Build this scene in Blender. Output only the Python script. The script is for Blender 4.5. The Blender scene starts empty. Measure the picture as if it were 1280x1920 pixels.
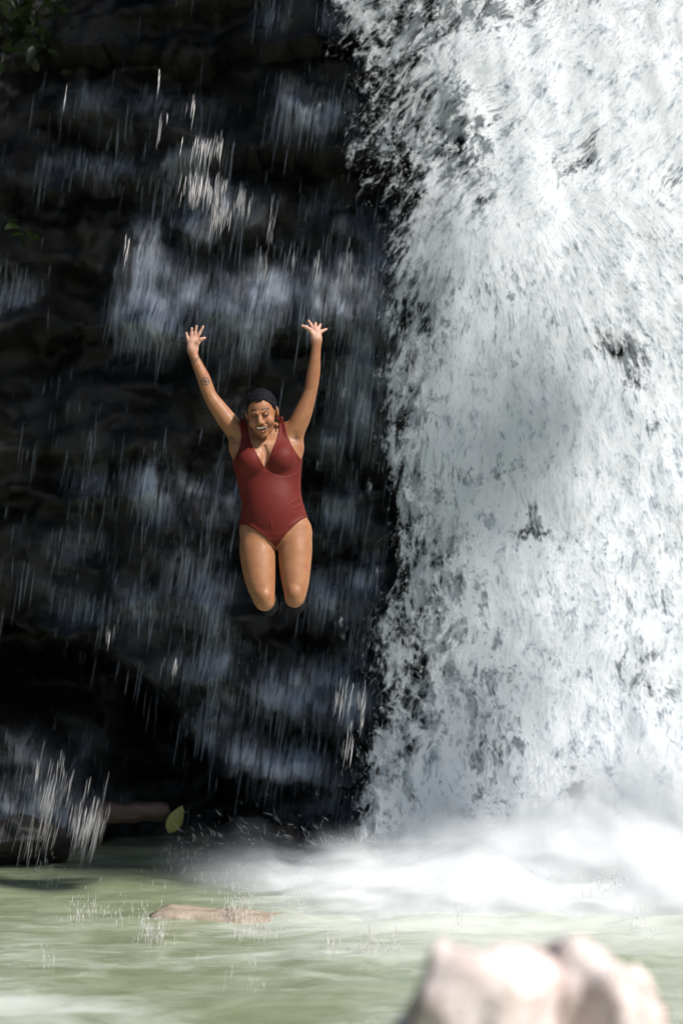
import bpy, math, random
import numpy as np
from mathutils import Vector, Matrix, Euler

# ------------------------------------------------------------------ camera, sky, sun, exposure
SC = bpy.context.scene
COL = SC.collection
F_PX = 4000.0            # focal length in photograph pixels (75 mm on a 36 mm tall frame)
CAM_Z = 1.7
HORIZON = 1147.0

cam_d = bpy.data.cameras.new('camera')
cam = bpy.data.objects.new('camera', cam_d); COL.objects.link(cam)
cam.location = (0, 0, CAM_Z); cam.rotation_euler = (math.radians(90), 0, 0)
cam_d.sensor_fit = 'VERTICAL'; cam_d.sensor_height = 36.0; cam_d.sensor_width = 24.0
cam_d.lens = F_PX * 36.0 / 1920.0
cam_d.shift_y = (HORIZON - 960.0) / 1920.0
cam_d.clip_start = 0.1; cam_d.clip_end = 500
cam_d.dof.use_dof = True; cam_d.dof.focus_distance = 12.0; cam_d.dof.aperture_fstop = 1.2
SC.camera = cam

SUN_EL, SUN_AZ = math.radians(45), math.radians(129)   # azimuth clockwise from +Y
to_sun = Vector((math.sin(SUN_AZ) * math.cos(SUN_EL), math.cos(SUN_AZ) * math.cos(SUN_EL), math.sin(SUN_EL)))
w = bpy.data.worlds.new('World'); SC.world = w; w.use_nodes = True
wn = w.node_tree.nodes; wl = w.node_tree.links
bg = wn['Background']; sky = wn.new('ShaderNodeTexSky'); sky.sky_type = 'NISHITA'; sky.sun_disc = False
sky.sun_elevation = SUN_EL; sky.sun_rotation = SUN_AZ
wl.new(sky.outputs[0], bg.inputs[0]); bg.inputs[1].default_value = 0.06
sun_d = bpy.data.lights.new('sun', 'SUN'); sun_d.energy = 4.6; sun_d.angle = math.radians(4.0); sun_d.color = (1.0, 0.96, 0.91)
sun = bpy.data.objects.new('sun', sun_d); COL.objects.link(sun); sun.location = (6, -6, 14)
sun.rotation_euler = to_sun.to_track_quat('Z', 'Y').to_euler()

SC.view_settings.view_transform = 'Standard'; SC.view_settings.look = 'None'
SC.view_settings.gamma = 1; SC.view_settings.exposure = 0.50; SC.view_settings.use_curve_mapping = False
SC.cycles.use_denoising = True
SC.cycles.transparent_max_bounces = 24
SC.cycles.use_adaptive_sampling = True; SC.cycles.adaptive_threshold = .03
SC.cycles.max_bounces = 6; SC.cycles.diffuse_bounces = 3; SC.cycles.glossy_bounces = 2; SC.cycles.transmission_bounces = 4
SC.cycles.volume_bounces = 2
SC.render.use_motion_blur = False

RNG = np.random.default_rng(7)
random.seed(7)

# ------------------------------------------------------------------ helpers
def WP(px, py, Y):
    """a point of the place at depth Y that stands where the photograph shows pixel (px, py)"""
    return np.array([(px - 640.0) * Y / F_PX, Y, CAM_Z + (HORIZON - py) * Y / F_PX])

def hash3(ix, iy, iz, seed):
    h = (ix.astype(np.int64) * 374761393 + iy.astype(np.int64) * 668265263 + iz.astype(np.int64) * 2147483647 + seed * 1274126177) & 0xffffffff
    h = ((h ^ (h >> 13)) * 1274126177) & 0xffffffff
    h = (h ^ (h >> 16)) & 0xffffff
    return h / float(0xffffff)

def vnoise(x, y, z=0.0, seed=0):
    x, y, z = np.broadcast_arrays(np.asarray(x, float), np.asarray(y, float), np.asarray(z, float))
    fx, fy, fz = np.floor(x), np.floor(y), np.floor(z)
    tx, ty, tz = x - fx, y - fy, z - fz
    sx, sy, sz = [t * t * t * (t * (t * 6 - 15) + 10) for t in (tx, ty, tz)]
    r = 0
    for a in (0, 1):
        for b in (0, 1):
            for c in (0, 1):
                wgt = (sx if a else 1 - sx) * (sy if b else 1 - sy) * (sz if c else 1 - sz)
                r = r + wgt * hash3(fx + a, fy + b, fz + c, seed)
    return r * 2 - 1

def fbm(x, y, z=0.0, seed=0, octs=4, gain=0.5):
    r = 0; a = 1.0; f = 1.0
    for o in range(octs):
        r = r + a * vnoise(np.asarray(x) * f, np.asarray(y) * f, np.asarray(z) * f, seed + o * 17)
        a *= gain; f *= 2.03
    return r

def sstep(a, b, x):
    t = np.clip((np.asarray(x, float) - a) / (b - a), 0, 1)
    return t * t * (3 - 2 * t)

def np_mesh(name, verts, faces, mat=None, smooth=True, attrs=None):
    """faces: (n,3) or (n,4) int array"""
    me = bpy.data.meshes.new(name)
    verts = np.asarray(verts, np.float32); faces = np.asarray(faces, np.int32)
    n, k = faces.shape
    me.vertices.add(len(verts)); me.vertices.foreach_set('co', verts.ravel())
    me.loops.add(n * k); me.loops.foreach_set('vertex_index', faces.ravel())
    me.polygons.add(n)
    me.polygons.foreach_set('loop_start', np.arange(0, n * k, k, dtype=np.int32))
    me.polygons.foreach_set('loop_total', np.full(n, k, np.int32))
    me.update(calc_edges=True)
    if smooth:
        me.polygons.foreach_set('use_smooth', np.ones(n, bool))
    for an, (typ, arr) in (attrs or {}).items():
        a = me.attributes.new(an, typ, 'POINT')
        key = {'FLOAT': 'value', 'FLOAT_VECTOR': 'vector', 'FLOAT_COLOR': 'color'}[typ]
        a.data.foreach_set(key, np.asarray(arr, np.float32).ravel())
    me.validate()
    if mat: me.materials.append(mat)
    return me

def obj(name, me, parent=None, label=None, cat=None, group=None, kind=None, loc=None):
    o = bpy.data.objects.new(name, me); COL.objects.link(o)
    if parent is not None: o.parent = parent
    if loc is not None: o.location = loc
    if label: o['label'] = label
    if cat: o['category'] = cat
    if group: o['group'] = group
    if kind: o['kind'] = kind
    return o

def grid_faces(nu, nv):
    i = np.arange(nu - 1)[:, None] * nv + np.arange(nv - 1)[None, :]
    i = i.ravel()
    return np.stack([i, i + nv, i + nv + 1, i + 1], 1)

# ---- materials
class NT:
    def __init__(s, name):
        s.m = bpy.data.materials.new(name); s.m.use_nodes = True
        s.t = s.m.node_tree; s.n = s.t.nodes; s.l = s.t.links
        s.b = s.n['Principled BSDF']; s.out = s.n['Material Output']
    def new(s, typ, **kw):
        nd = s.n.new('ShaderNode' + typ)
        for k, v in kw.items(): setattr(nd, k, v)
        return nd
    def put(s, sock, v):
        if hasattr(v, 'links') or isinstance(v, bpy.types.NodeSocket): s.l.new(v, sock)
        else: sock.default_value = v
    def math(s, op, a, b=None, c=None, clamp=False):
        nd = s.new('Math', operation=op); nd.use_clamp = clamp
        for i, v in enumerate((a, b, c)):
            if v is not None: s.put(nd.inputs[i], v)
        return nd.outputs[0]
    def mix(s, fac, a, b):
        nd = s.new('Mix', data_type='RGBA'); s.put(nd.inputs[0], fac); s.put(nd.inputs[6], a); s.put(nd.inputs[7], b)
        return nd.outputs[2]
    def noise(s, vec=None, scale=5, detail=4, rough=.5, dist=0, dim='3D'):
        nd = s.new('TexNoise'); nd.noise_dimensions = dim
        if vec is not None: s.l.new(vec, nd.inputs['Vector'])
        nd.inputs['Scale'].default_value = scale; nd.inputs['Detail'].default_value = detail
        nd.inputs['Roughness'].default_value = rough; nd.inputs['Distortion'].default_value = dist
        return nd.outputs[0]
    def ramp(s, v, lo, hi, a=0., b=1.):
        nd = s.new('MapRange', interpolation_type='SMOOTHSTEP')
        s.put(nd.inputs[0], v); s.put(nd.inputs[1], lo); s.put(nd.inputs[2], hi); s.put(nd.inputs[3], a); s.put(nd.inputs[4], b)
        return nd.outputs[0]
    def attr(s, name):
        nd = s.new('Attribute'); nd.attribute_name = name; return nd
    def mapping(s, vec, scale):
        nd = s.new('Mapping'); s.l.new(vec, nd.inputs[0]); nd.inputs['Scale'].default_value = scale; return nd.outputs[0]
    def bump(s, h, strength, dist):
        nd = s.new('Bump'); s.l.new(h, nd.inputs['Height']); nd.inputs['Strength'].default_value = strength; nd.inputs['Distance'].default_value = dist
        s.l.new(nd.outputs[0], s.b.inputs['Normal']); return nd

def rock_mat(name, c1, c2, c3, rough=(.3, .6), scale=2.0, bump=.03, spec=.5, crack=None):
    t = NT(name); co = t.new('TexCoord').outputs['Object']
    n1 = t.noise(co, scale, 6, .6, .3); n2 = t.noise(co, scale * 4.3, 6, .65); n3 = t.noise(co, scale * 14, 4, .6)
    c = t.mix(t.ramp(n1, .38, .62), (*c1, 1), (*c2, 1)); c = t.mix(t.ramp(n2, .5, .75), c, (*c3, 1))
    if crack:
        nc_ = t.noise(t.mapping(co, (9, 9, 2.2)), 1, 4, .6, .4); c = t.mix(t.ramp(nc_, .56, .66), c, (*crack, 1))
    t.put(t.b.inputs['Base Color'], c)
    t.put(t.b.inputs['Roughness'], t.ramp(n2, .3, .7, rough[0], rough[1]))
    t.b.inputs['Specular IOR Level'].default_value = spec
    h = t.math('ADD', t.math('MULTIPLY', n2, .7), t.math('MULTIPLY', n3, .3))
    t.bump(h, .8, bump)
    return t.m

M_CLIFF = rock_mat('wet_basalt', (.006, .006, .0065), (.011, .010, .008), (.021, .018, .013), (.28, .6), 1.6, .05, .30)
M_BOULDER_DARK = rock_mat('dark_boulder', (.012, .012, .012), (.03, .026, .022), (.05, .04, .03), (.3, .6), 4, .03)
M_BOULDER_PALE = rock_mat('pale_boulder', (.88, .78, .74), (.76, .61, .56), (.34, .19, .13), (.6, .85), 4.2, .06, .5, (.20, .085, .05))
M_BOULDER_TAN = rock_mat('tan_rock', (.36, .29, .23), (.28, .23, .17), (.2, .16, .11), (.4, .7), 5, .02)
M_BED = rock_mat('river_bed', (.10, .09, .07), (.16, .14, .11), (.2, .18, .15), (.6, .9), 2, .02)

def water_sheet_mat(name, w, col=(.83, .86, .89), across=16., along=3.6, soft=.22, gain=1.15, amax=1.0, rough=.45, fine=.45, two_flows=True):
    """flowing white water: thin where the noise stretched along the flow falls under the cover of that place"""
    t = NT(name)
    fa = t.attr('flow_a').outputs['Vector']; fb = t.attr('flow_b').outputs['Vector']
    mk = t.attr('flow_mix').outputs['Fac']; cov = t.attr('cover').outputs['Fac']
    def shift(vec, sc, off):
        nd = t.new('Mapping'); t.l.new(vec, nd.inputs[0]); nd.inputs['Scale'].default_value = (*sc, 1); nd.inputs['Location'].default_value = (off, off * .7, 0)
        return nd.outputs[0]
    def layer(f, k):
        a = t.noise(shift(f, (across, along), w * 7 + k), 1, 4, .66, 0, '2D')
        b = t.noise(shift(f, (across * 2.3, along * 2.3), w * 11 + k + 3), 1, 2, .6, 0, '2D')
        rid = t.math('SUBTRACT', 1.0, t.math('ABSOLUTE', t.math('MULTIPLY_ADD', b, 4.0, -2.0)))       # bright filaments
        return t.math('ADD', t.math('MULTIPLY', a, 1 - fine), t.math('MULTIPLY_ADD', rid, fine * .45, fine * .32))
    if two_flows:
        na, nb = layer(fa, 0.), layer(fb, 2.)
        mx = t.new('Mix', data_type='FLOAT'); t.put(mx.inputs[0], mk); t.put(mx.inputs[2], na); t.put(mx.inputs[3], nb)
        n = mx.outputs[0]
    else:
        n = layer(fa, 0.)
    nw = t.math('MULTIPLY_ADD', n, 2.2, -.60)
    v = t.math('ADD', nw, t.math('MULTIPLY_ADD', cov, gain, -gain * .5))        # cover 0.5 -> about half open
    if two_flows:
        al = t.ramp(v, .5 - soft, .5 + soft, 0., amax)
    else:                                                                      # a veil: thin streaks, more of them where the cover is higher
        al = t.math('MULTIPLY', t.ramp(n, .47, .72), t.math('MULTIPLY', t.math('POWER', cov, 1.9), amax), clamp=True)
    # full of air it is white, clearer between the streaks
    wcol = t.mix(t.ramp(n, .34, .56), (col[0] * .50, col[1] * .56, col[2] * .62, 1), (*col, 1)) if two_flows else (*col, 1)
    t.put(t.b.inputs['Base Color'], wcol); t.b.inputs['Roughness'].default_value = rough
    t.b.inputs['Specular IOR Level'].default_value = .25
    t.bump(n, .3, .03)
    tr = t.new('BsdfTranslucent'); tr.inputs[0].default_value = (*col, 1)
    m1 = t.new('MixShader'); m1.inputs[0].default_value = .2
    t.l.new(t.b.outputs[0], m1.inputs[1]); t.l.new(tr.outputs[0], m1.inputs[2])
    tp = t.new('BsdfTransparent'); m2 = t.new('MixShader')
    t.put(m2.inputs[0], al); t.l.new(tp.outputs[0], m2.inputs[1]); t.l.new(m1.outputs[0], m2.inputs[2])
    t.l.new(m2.outputs[0], t.out.inputs[0])
    return t.m

def drop_mat(name, col, alpha, rough=.3, transl=.3):
    t = NT(name); t.b.inputs['Base Color'].default_value = (*col, 1); t.b.inputs['Roughness'].default_value = rough
    tr = t.new('BsdfTranslucent'); tr.inputs[0].default_value = (*col, 1)
    m1 = t.new('MixShader'); m1.inputs[0].default_value = transl
    t.l.new(t.b.outputs[0], m1.inputs[1]); t.l.new(tr.outputs[0], m1.inputs[2])
    t.l.new(m1.outputs[0], t.out.inputs[0])
    return t.m

M_STRAND = drop_mat('white_water', (.82, .85, .88), 1, .3, .4)
M_STRAND_THIN = drop_mat('thin_water', (.50, .56, .66), 1, .25, .4)  # bluish sky tint put into the colour
M_STRAND_GLINT = drop_mat('painted_glint', (.92, .88, .88), 1)  # pinkish tone of sun glints put into the colour
M_DROPS = drop_mat('spray_drop', (.88, .90, .92), 1)

# ------------------------------------------------------------------ cliff
YC = 14.8
K = F_PX / YC
def to_px(x, z): return 640 + x * K, HORIZON - (z - CAM_Z) * K

LEDGES = [  # polyline of the ledge lip in photograph pixels, overhang depth in metres
    ([(-600, 60), (0, 95), (250, 80), (450, 92), (640, 70), (760, 60)], .30),
    ([(60, 205), (180, 228), (300, 262), (360, 258)], .28),
    ([(330, 300), (450, 285), (560, 300), (700, 290), (760, 300)], .42),
    ([(-600, 350), (40, 352), (200, 338), (330, 345)], .30),
    ([(280, 420), (330, 440), (370, 470), (420, 455)], .22),
    ([(430, 455), (520, 462), (600, 450), (720, 470)], .22),
    ([(-600, 600), (60, 640), (220, 600), (350, 660), (520, 640), (640, 640), (720, 655)], .24),
    ([(100, 860), (260, 850), (420, 880), (600, 870), (720, 890)], .26),
    ([(-600, 880), (0, 900), (140, 930), (200, 980)], .20),
    ([(280, 1010), (420, 1000), (600, 1030), (760, 1010)], .26),
    ([(150, 1180), (300, 1150), (480, 1190), (640, 1190), (740, 1180)], .30),
    ([(330, 1260), (430, 1290), (560, 1380), (700, 1355)], .34),
    ([(400, 1470), (520, 1465), (620, 1480), (720, 1450)], .30),
    ([(-600, 1170), (0, 1160), (120, 1185), (230, 1290), (330, 1400), (430, 1490)], .55),
]
def in_poly(px, py, poly):
    r = np.zeros(np.shape(px), bool); n = len(poly)
    for i in range(n):
        x1, y1 = poly[i]; x2, y2 = poly[(i + 1) % n]
        c = ((y1 > py) != (y2 > py)) & (px < (x2 - x1) * (py - y1) / (y2 - y1 + 1e-9) + x1)
        r ^= c
    return r

def cliff_y(x, z):
    px, py = to_px(x, z)
    wob = 22 * fbm(px / 90, py / 130, 0, 3, 3)
    y = np.full(np.shape(x), YC + .15)
    y = y + .30 * fbm(x * .55, z * .55, 0, 11, 3) + .10 * fbm(x * 2.2, z * 1.5, 0, 12, 4)
    cell = np.abs(fbm(x * 1.4, z * 2.6, 0, 14, 3))
    y = y + .22 * cell
    for pts, a in LEDGES:
        lx = np.array([p[0] for p in pts]); ly = np.array([p[1] for p in pts])
        t = py + wob - np.interp(px, lx, ly)
        inside = sstep(lx[0] - 40, lx[0] + 40, px) * (1 - sstep(lx[-1] - 40, lx[-1] + 40, px)) if lx[0] > -500 else 1 - sstep(lx[-1] - 40, lx[-1] + 40, px)
        prof = np.where(t < 0, -.55 * np.exp(np.minimum(t, 0) / 65), .75 * np.exp(-np.maximum(t, 0) / 60))
        y = y + a * prof * inside
    # the dark hollow at the lower left, by the water
    cx = np.interp(py, [1180, 1300, 1480, 1600], [40, 130, 280, 330]); hw = np.interp(py, [1180, 1300, 1480, 1600], [120, 150, 140, 170])
    hol = sstep(1180, 1290, py) * (1 - sstep(hw * .75, hw * 1.25, np.abs(px - cx)))
    y = y + 1.0 * hol
    # the rock behind the waterfall stands a little forward
    y = y - .15 * sstep(760, 1000, px)
    # the gorge closes in on both sides
    y = y - .10 * np.maximum(np.abs(x) - 3.6, 0) ** 2
    return y

xs = np.arange(-8.0, 8.01, .032); zs = np.arange(-1.0, 9.6, .032)
X, Z = np.meshgrid(xs, zs, indexing='ij')
Y = cliff_y(X, Z)
Y = Y + .025 * fbm(X * 7, Z * 7, 0, 21, 3)
V = np.stack([X, Y, Z], -1).reshape(-1, 3)
cliff = obj('cliff', np_mesh('cliff', V, grid_faces(len(xs), len(zs)), M_CLIFF), kind='structure',
            label='black wet rock cliff with ledges behind the falling water')

bx = np.linspace(-40, 40, 60); by = np.linspace(-30, 16.0, 60)
X, Yg = np.meshgrid(bx, by, indexing='ij')
Zg = -1.1 + .1 * fbm(X * .3, Yg * .3, 0, 31, 3)
obj('riverbed', np_mesh('riverbed', np.stack([X, Yg, Zg], -1).reshape(-1, 3), grid_faces(60, 60), M_BED), kind='structure',
    label='stony bed under the green pool')

# ------------------------------------------------------------------ pool
def pool_mat():
    t = NT('pool_water'); co = t.new('TexCoord').outputs['Object']
    n1 = t.noise(t.mapping(co, (.55, .9, 1)), 1.0, 5, .55, .6)
    n2 = t.noise(t.mapping(co, (3, 5, 1)), 1.0, 6, .65, .8)
    n3 = t.noise(t.mapping(co, (9, 14, 1)), 1.0, 5, .65)
    foam_at = t.attr('foam').outputs['Fac']
    fv = t.math('ADD', t.math('ADD', t.math('MULTIPLY', n1, .62), t.math('MULTIPLY', n2, .38)), foam_at)
    foam = t.ramp(fv, .46, .84)
    deep = t.mix(t.ramp(n2, .3, .7), (.195, .235, .135, 1), (.28, .315, .205, 1))
    t.put(t.b.inputs['Base Color'], t.mix(foam, deep, (.52, .55, .50, 1)))
    t.put(t.b.inputs['Roughness'], t.ramp(foam, 0, 1, .22, .6)); t.b.inputs['IOR'].default_value = 1.33
    t.b.inputs['Subsurface Weight'].default_value = 0
    t.bump(t.math('ADD', t.math('MULTIPLY', n2, .6), t.math('MULTIPLY', n3, .4)), .35, .04)
    return t.m
px_ = np.arange(-9, 9.01, .06); py_ = np.arange(2.0, 16.2, .06)
X, Yp = np.meshgrid(px_, py_, indexing='ij')
near_fall = np.exp(-((X - 1.6) / 2.2) ** 2) * sstep(9.0, 13.2, Yp)
amp = .007 + .04 * near_fall
Zp = amp * fbm(X * 2.2, Yp * 2.8, 0, 41, 4)
foam = .22 * near_fall + .26 * np.exp(-((X + 1.3) / .75) ** 2 - ((Yp - 9.1) / .65) ** 2) + .20 * np.exp(-((X - .8) / 1.4) ** 2 - ((Yp - 11.5) / .9) ** 2) \
    - .12 * sstep(11, 13.5, Yp) * (1 - sstep(-1.0, .3, X))
obj('pool', np_mesh('pool', np.stack([X, Yp, Zp], -1).reshape(-1, 3), grid_faces(len(px_), len(py_)), pool_mat(), attrs={'foam': ('FLOAT', foam)}),
    kind='structure', label='milky green pool at the foot of the waterfall')

# ------------------------------------------------------------------ strands and drops of water
def strand_mesh(name, P0, D, L, R, mat, curl=.0, segs=4, seed=0, down=0.0):
    """spindles: start P0 (n,3), unit direction D (n,3), length L, radius R -> one mesh of tapering threads"""
    rng = np.random.default_rng(seed)
    n = len(P0); t = np.linspace(0, 1, segs + 1)
    side = np.cross(D, rng.normal(size=(n, 3))); side /= np.linalg.norm(side, axis=1)[:, None] + 1e-9
    side2 = np.cross(D, side)
    bend = rng.normal(size=n) * curl; bend2 = rng.normal(size=n) * curl
    C = P0[:, None, :] + D[:, None, :] * (t[None, :, None] * L[:, None, None]) \
        + side[:, None, :] * ((t ** 2)[None, :, None] * (bend * L)[:, None, None]) + side2[:, None, :] * ((np.sin(t * 5))[None, :, None] * (bend2 * L * .35)[:, None, None])
    C[:, :, 2] -= down * (t ** 2)[None, :] * L[:, None]
    prof = np.interp(t, [0, .15, .45, .8, 1.0], [.12, .85, 1.0, .6, .06])
    prof = prof[None, :] * (1 + .35 * rng.normal(size=(n, segs + 1)).clip(-1.5, 1.5) * (prof[None, :] > .2))
    ang = np.array([0, 2 * math.pi / 3, 4 * math.pi / 3])
    ring = side[:, None, None, :] * np.cos(ang)[None, None, :, None] + side2[:, None, None, :] * np.sin(ang)[None, None, :, None]
    V = C[:, :, None, :] + ring * (prof * R[:, None])[:, :, None, None]
    V = V.reshape(-1, 3)
    base = (np.arange(n) * (segs + 1) * 3)[:, None, None]
    s = (np.arange(segs) * 3)[None, :, None]; k = np.arange(3)[None, None, :]; k1 = (k + 1) % 3
    a = base + s + k; b = base + s + k1
    Fq = np.stack([a, b, b + 3, a + 3], -1).reshape(-1, 4)
    return np_mesh(name, V, Fq, mat)

def drops_mesh(name, P, R, mat, stretch=1.6):
    oc = np.array([[1, 0, 0], [-1, 0, 0], [0, 1, 0], [0, -1, 0], [0, 0, stretch], [0, 0, -stretch]], float)
    fc = np.array([[0, 2, 4], [2, 1, 4], [1, 3, 4], [3, 0, 4], [2, 0, 5], [1, 2, 5], [3, 1, 5], [0, 3, 5]])
    V = (P[:, None, :] + oc[None] * R[:, None, None]).reshape(-1, 3)
    Fc = (fc[None] + (np.arange(len(P)) * 6)[:, None, None]).reshape(-1, 3)
    return np_mesh(name, V, Fc, mat)

# ---- how much white water there is at a place of the fall (photograph pixels on the plane of the fall)
EDGE_Y = np.array([-700, 0, 120, 300, 450, 700, 850, 960, 1010, 1060, 1150, 1300, 1450, 1560, 1700])
EDGE_X = np.array([590, 672, 700, 722, 752, 757, 750, 787, 790, 788, 752, 734, 726, 712, 706])
HOLES = [  # px, py, rx, ry, how open
    (790, 130, 100, 90, .12), (800, 60, 60, 50, .10), (875, 255, 55, 60, .10), (730, 330, 60, 90, .06), (800, 400, 90, 80, .06),
    (905, 360, 30, 40, .20), (1075, 300, 50, 32, .30), (1110, 270, 22, 30, .26), (1215, 340, 26, 22, .2), (1262, 335, 30, 16, .24), (960, 30, 140, 34, .22),
    (1160, 650, 36, 46, .46), (1195, 720, 36, 54, .38), (1225, 795, 22, 26, .22), (1000, 985, 26, 22, .34), (860, 900, 18, 30, .16),
    (1210, 450, 40, 30, .14), (930, 560, 70, 40, .12), (925, 1250, 40, 130, .18), (900, 1440, 36, 120, .28), (955, 1400, 40, 120, .16), (800, 1330, 70, 170, .09),
    (830, 1100, 50, 50, .16), (760, 1180, 40, 90, .08), (1225, 1275, 38, 42, .30), (1165, 1240, 10, 26, .26), (1100, 1460, 26, 46, .26), (1080, 1300, 60, 120, .08),
    (1045, 1100, 40, 50, .10), (890, 880, 80, 60, .10), (1200, 1000, 60, 60, .06), (780, 560, 60, 90, .12), (850, 300, 60, 50, .2),
]
def cover(px, py):
    wob = 20 * fbm(px / 60, py / 60, 0, 51, 3)
    wob2 = 30 * fbm(px / 50 + 9, py / 50, 0, 53, 3)
    e = px + wob - np.interp(py, EDGE_Y, EDGE_X)
    wid = np.interp(py, [-300, 0, 380, 480, 980, 1060, 1200, 1480, 1560], [330, 330, 300, 130, 100, 190, 230, 170, 60])
    c = .36 * sstep(-75, 5, e) + .50 * sstep(-.12, 1.0, e / wid)
    c = c + .09 * fbm(px / 120, py / 110, 0, 52, 3)
    for hx, hy, rx, ry, a in HOLES:
        c = c - 1.25 * a * np.exp(-((px + wob * 1.4 - hx) / rx) ** 2 - ((py + wob2 - hy) / ry) ** 2)
    c = c + .25 * sstep(1500, 1580, py) * sstep(-10, 60, e)
    return np.clip(c, 0, 1.05) * sstep(-110, -30, e)

def flow_dir(px, py):
    """direction of the water in the picture plane (x right, z up)"""
    up = np.stack([np.full(np.shape(px), -.62), np.full(np.shape(px), -.78)], -1)
    dx, dy = px - 905, np.maximum(py - 290, 40)
    lo = np.stack([dx, -dy], -1); lo = lo / np.linalg.norm(lo, axis=-1, keepdims=True)
    m = flow_mix(px, py)[..., None]
    d = up * (1 - m) + lo * m
    return d / np.linalg.norm(d, axis=-1, keepdims=True)

def flow_mix(px, py):
    return sstep(260, 520, py + .35 * (px - 900) + 90 * fbm(px / 130, py / 130, 0, 55, 2)) * sstep(300, 470, py)

YF = 14.10
KF = F_PX / YF
def fall_surface(px, py, seed, off):
    x = (px - 640) / KF; z = CAM_Z + (HORIZON - py) / KF
    y = YF + off + .015 * fbm(x * 1.1, z * .6, 0, 61, 2) + .02 * fbm(x * 4, z * 2, 0, 62 + seed, 3)
    y = y + .10 * (x - 1.2)
    y = y
    return np.stack([x, y, z], -1)

def fall_sheet(name, seed, off, mat, parent, dc=0.):
    gx = np.concatenate([np.arange(590, 1300, 6.), np.arange(1300, 1990, 14.)]); gy = np.concatenate([np.arange(-640, -20, 16.), np.arange(-20, 1580, 7.)])
    PX, PY = np.meshgrid(gx, gy, indexing='ij')
    V = fall_surface(PX, PY, seed, off)
    c = cover(PX, PY) + dc
    x, z = V[..., 0], V[..., 2]
    wx = .035 * fbm(x * 3.5, z * 3.0, 0, 70 + seed, 3, .45); wz = .07 * fbm(x * 3.5, z * 3.5, 0, 80 + seed, 3, .45)
    # flow a: straight, from the upper right; flow b: fanning out below the ledge
    ua = .78 * x - .62 * z + wx; va = -.62 * x - .78 * z + wz
    cxm = (905 - 640) / KF; czm = CAM_Z + (HORIZON - 290) / KF
    dx, dz = x - cxm, np.minimum(z - czm, -.12)
    r = np.hypot(dx, dz); th = np.arctan2(dx, -dz)
    ub = th * (1.2 + .45 * r) + wx; vb = r + wz
    zer = np.zeros_like(x)
    me = np_mesh(name, V.reshape(-1, 3), grid_faces(len(gx), len(gy)), mat, attrs={
        'flow_a': ('FLOAT_VECTOR', np.stack([ua, va, zer], -1)), 'flow_b': ('FLOAT_VECTOR', np.stack([ub, vb, zer], -1)),
        'flow_mix': ('FLOAT', flow_mix(PX, PY)), 'cover': ('FLOAT', c)})
    return obj(name, me, parent)

fall = obj('waterfall', None, label='broad white waterfall bursting over dark rock into the pool', cat='waterfall', loc=(2.2, 14.2, 0))
def adopt(o, p):
    o.parent = p; o.matrix_parent_inverse = Matrix.Translation(-Vector(p.location)); return o
for i, (off, dc) in enumerate(((.20, .03), (.04, -.03), (-.12, -.07))):
    o = fall_sheet('water_sheet', i, off, water_sheet_mat('white_water_sheet', 1.7 * i + .3, across=9.5 + 2.5 * i, along=4.2 + 1.2 * i, soft=.20, fine=.30), None, dc)
    adopt(o, fall)

def fall_strands(n, seed, lo, hi, rlo, rhi, edge, off, curl):
    rng = np.random.default_rng(seed)
    px = rng.uniform(600, 1500, n * 6); py = rng.uniform(-250, 1570, n * 6)
    c = cover(px, py)
    wgt = (c * (1 - .75 * sstep(.55, .95, c))) if edge else c
    cl = sstep(-.25, .5, fbm(px / 40, py / 55, 0, 91 + seed, 3))
    keep = np.nonzero(rng.uniform(size=n * 6) < wgt * (.15 + .85 * cl))[0][:n]
    px, py = px[keep], py[keep]
    V = fall_surface(px, py, 0, off); V[:, 1] -= np.abs(rng.normal(size=len(px))) * .10
    d2 = flow_dir(px, py); a = rng.normal(size=len(px)) * .22
    d = np.stack([d2[:, 0] * np.cos(a) - d2[:, 1] * np.sin(a), rng.normal(size=len(px)) * .15, d2[:, 0] * np.sin(a) + d2[:, 1] * np.cos(a)], -1)
    d /= np.linalg.norm(d, axis=1)[:, None]
    L = np.exp(rng.uniform(math.log(lo), math.log(hi), len(px))); R = np.exp(rng.uniform(math.log(rlo), math.log(rhi), len(px)))
    return V, d, L, R
V, d, L, R = fall_strands(24000, 1, .01, .06, .0005, .0018, True, -.10, .3)
adopt(obj('water_strands', strand_mesh('fall_strands', V, d, L, R, M_STRAND, .22, seed=1), kind='stuff'), fall)
V, d, L, R = fall_strands(6000, 2, .02, .08, .0008, .0026, False, -.16, .1)
adopt(obj('water_threads', strand_mesh('fall_threads', V, d, L, R, M_STRAND, .10, seed=2), kind='stuff'), fall)
# single drops thrown off the left edge of the fall
n = 700; py = RNG.uniform(-20, 1560, n); px = np.interp(py, EDGE_Y, EDGE_X) - np.abs(RNG.normal(size=n)) * 40 + 30
V = fall_surface(px, py, 0, -.2); V[:, 1] -= RNG.uniform(0, .3, n)
adopt(obj('spray_drops', drops_mesh('spray_drops', V, np.exp(RNG.uniform(math.log(.0012), math.log(.004), n)), M_DROPS), kind='stuff'), fall)

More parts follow.
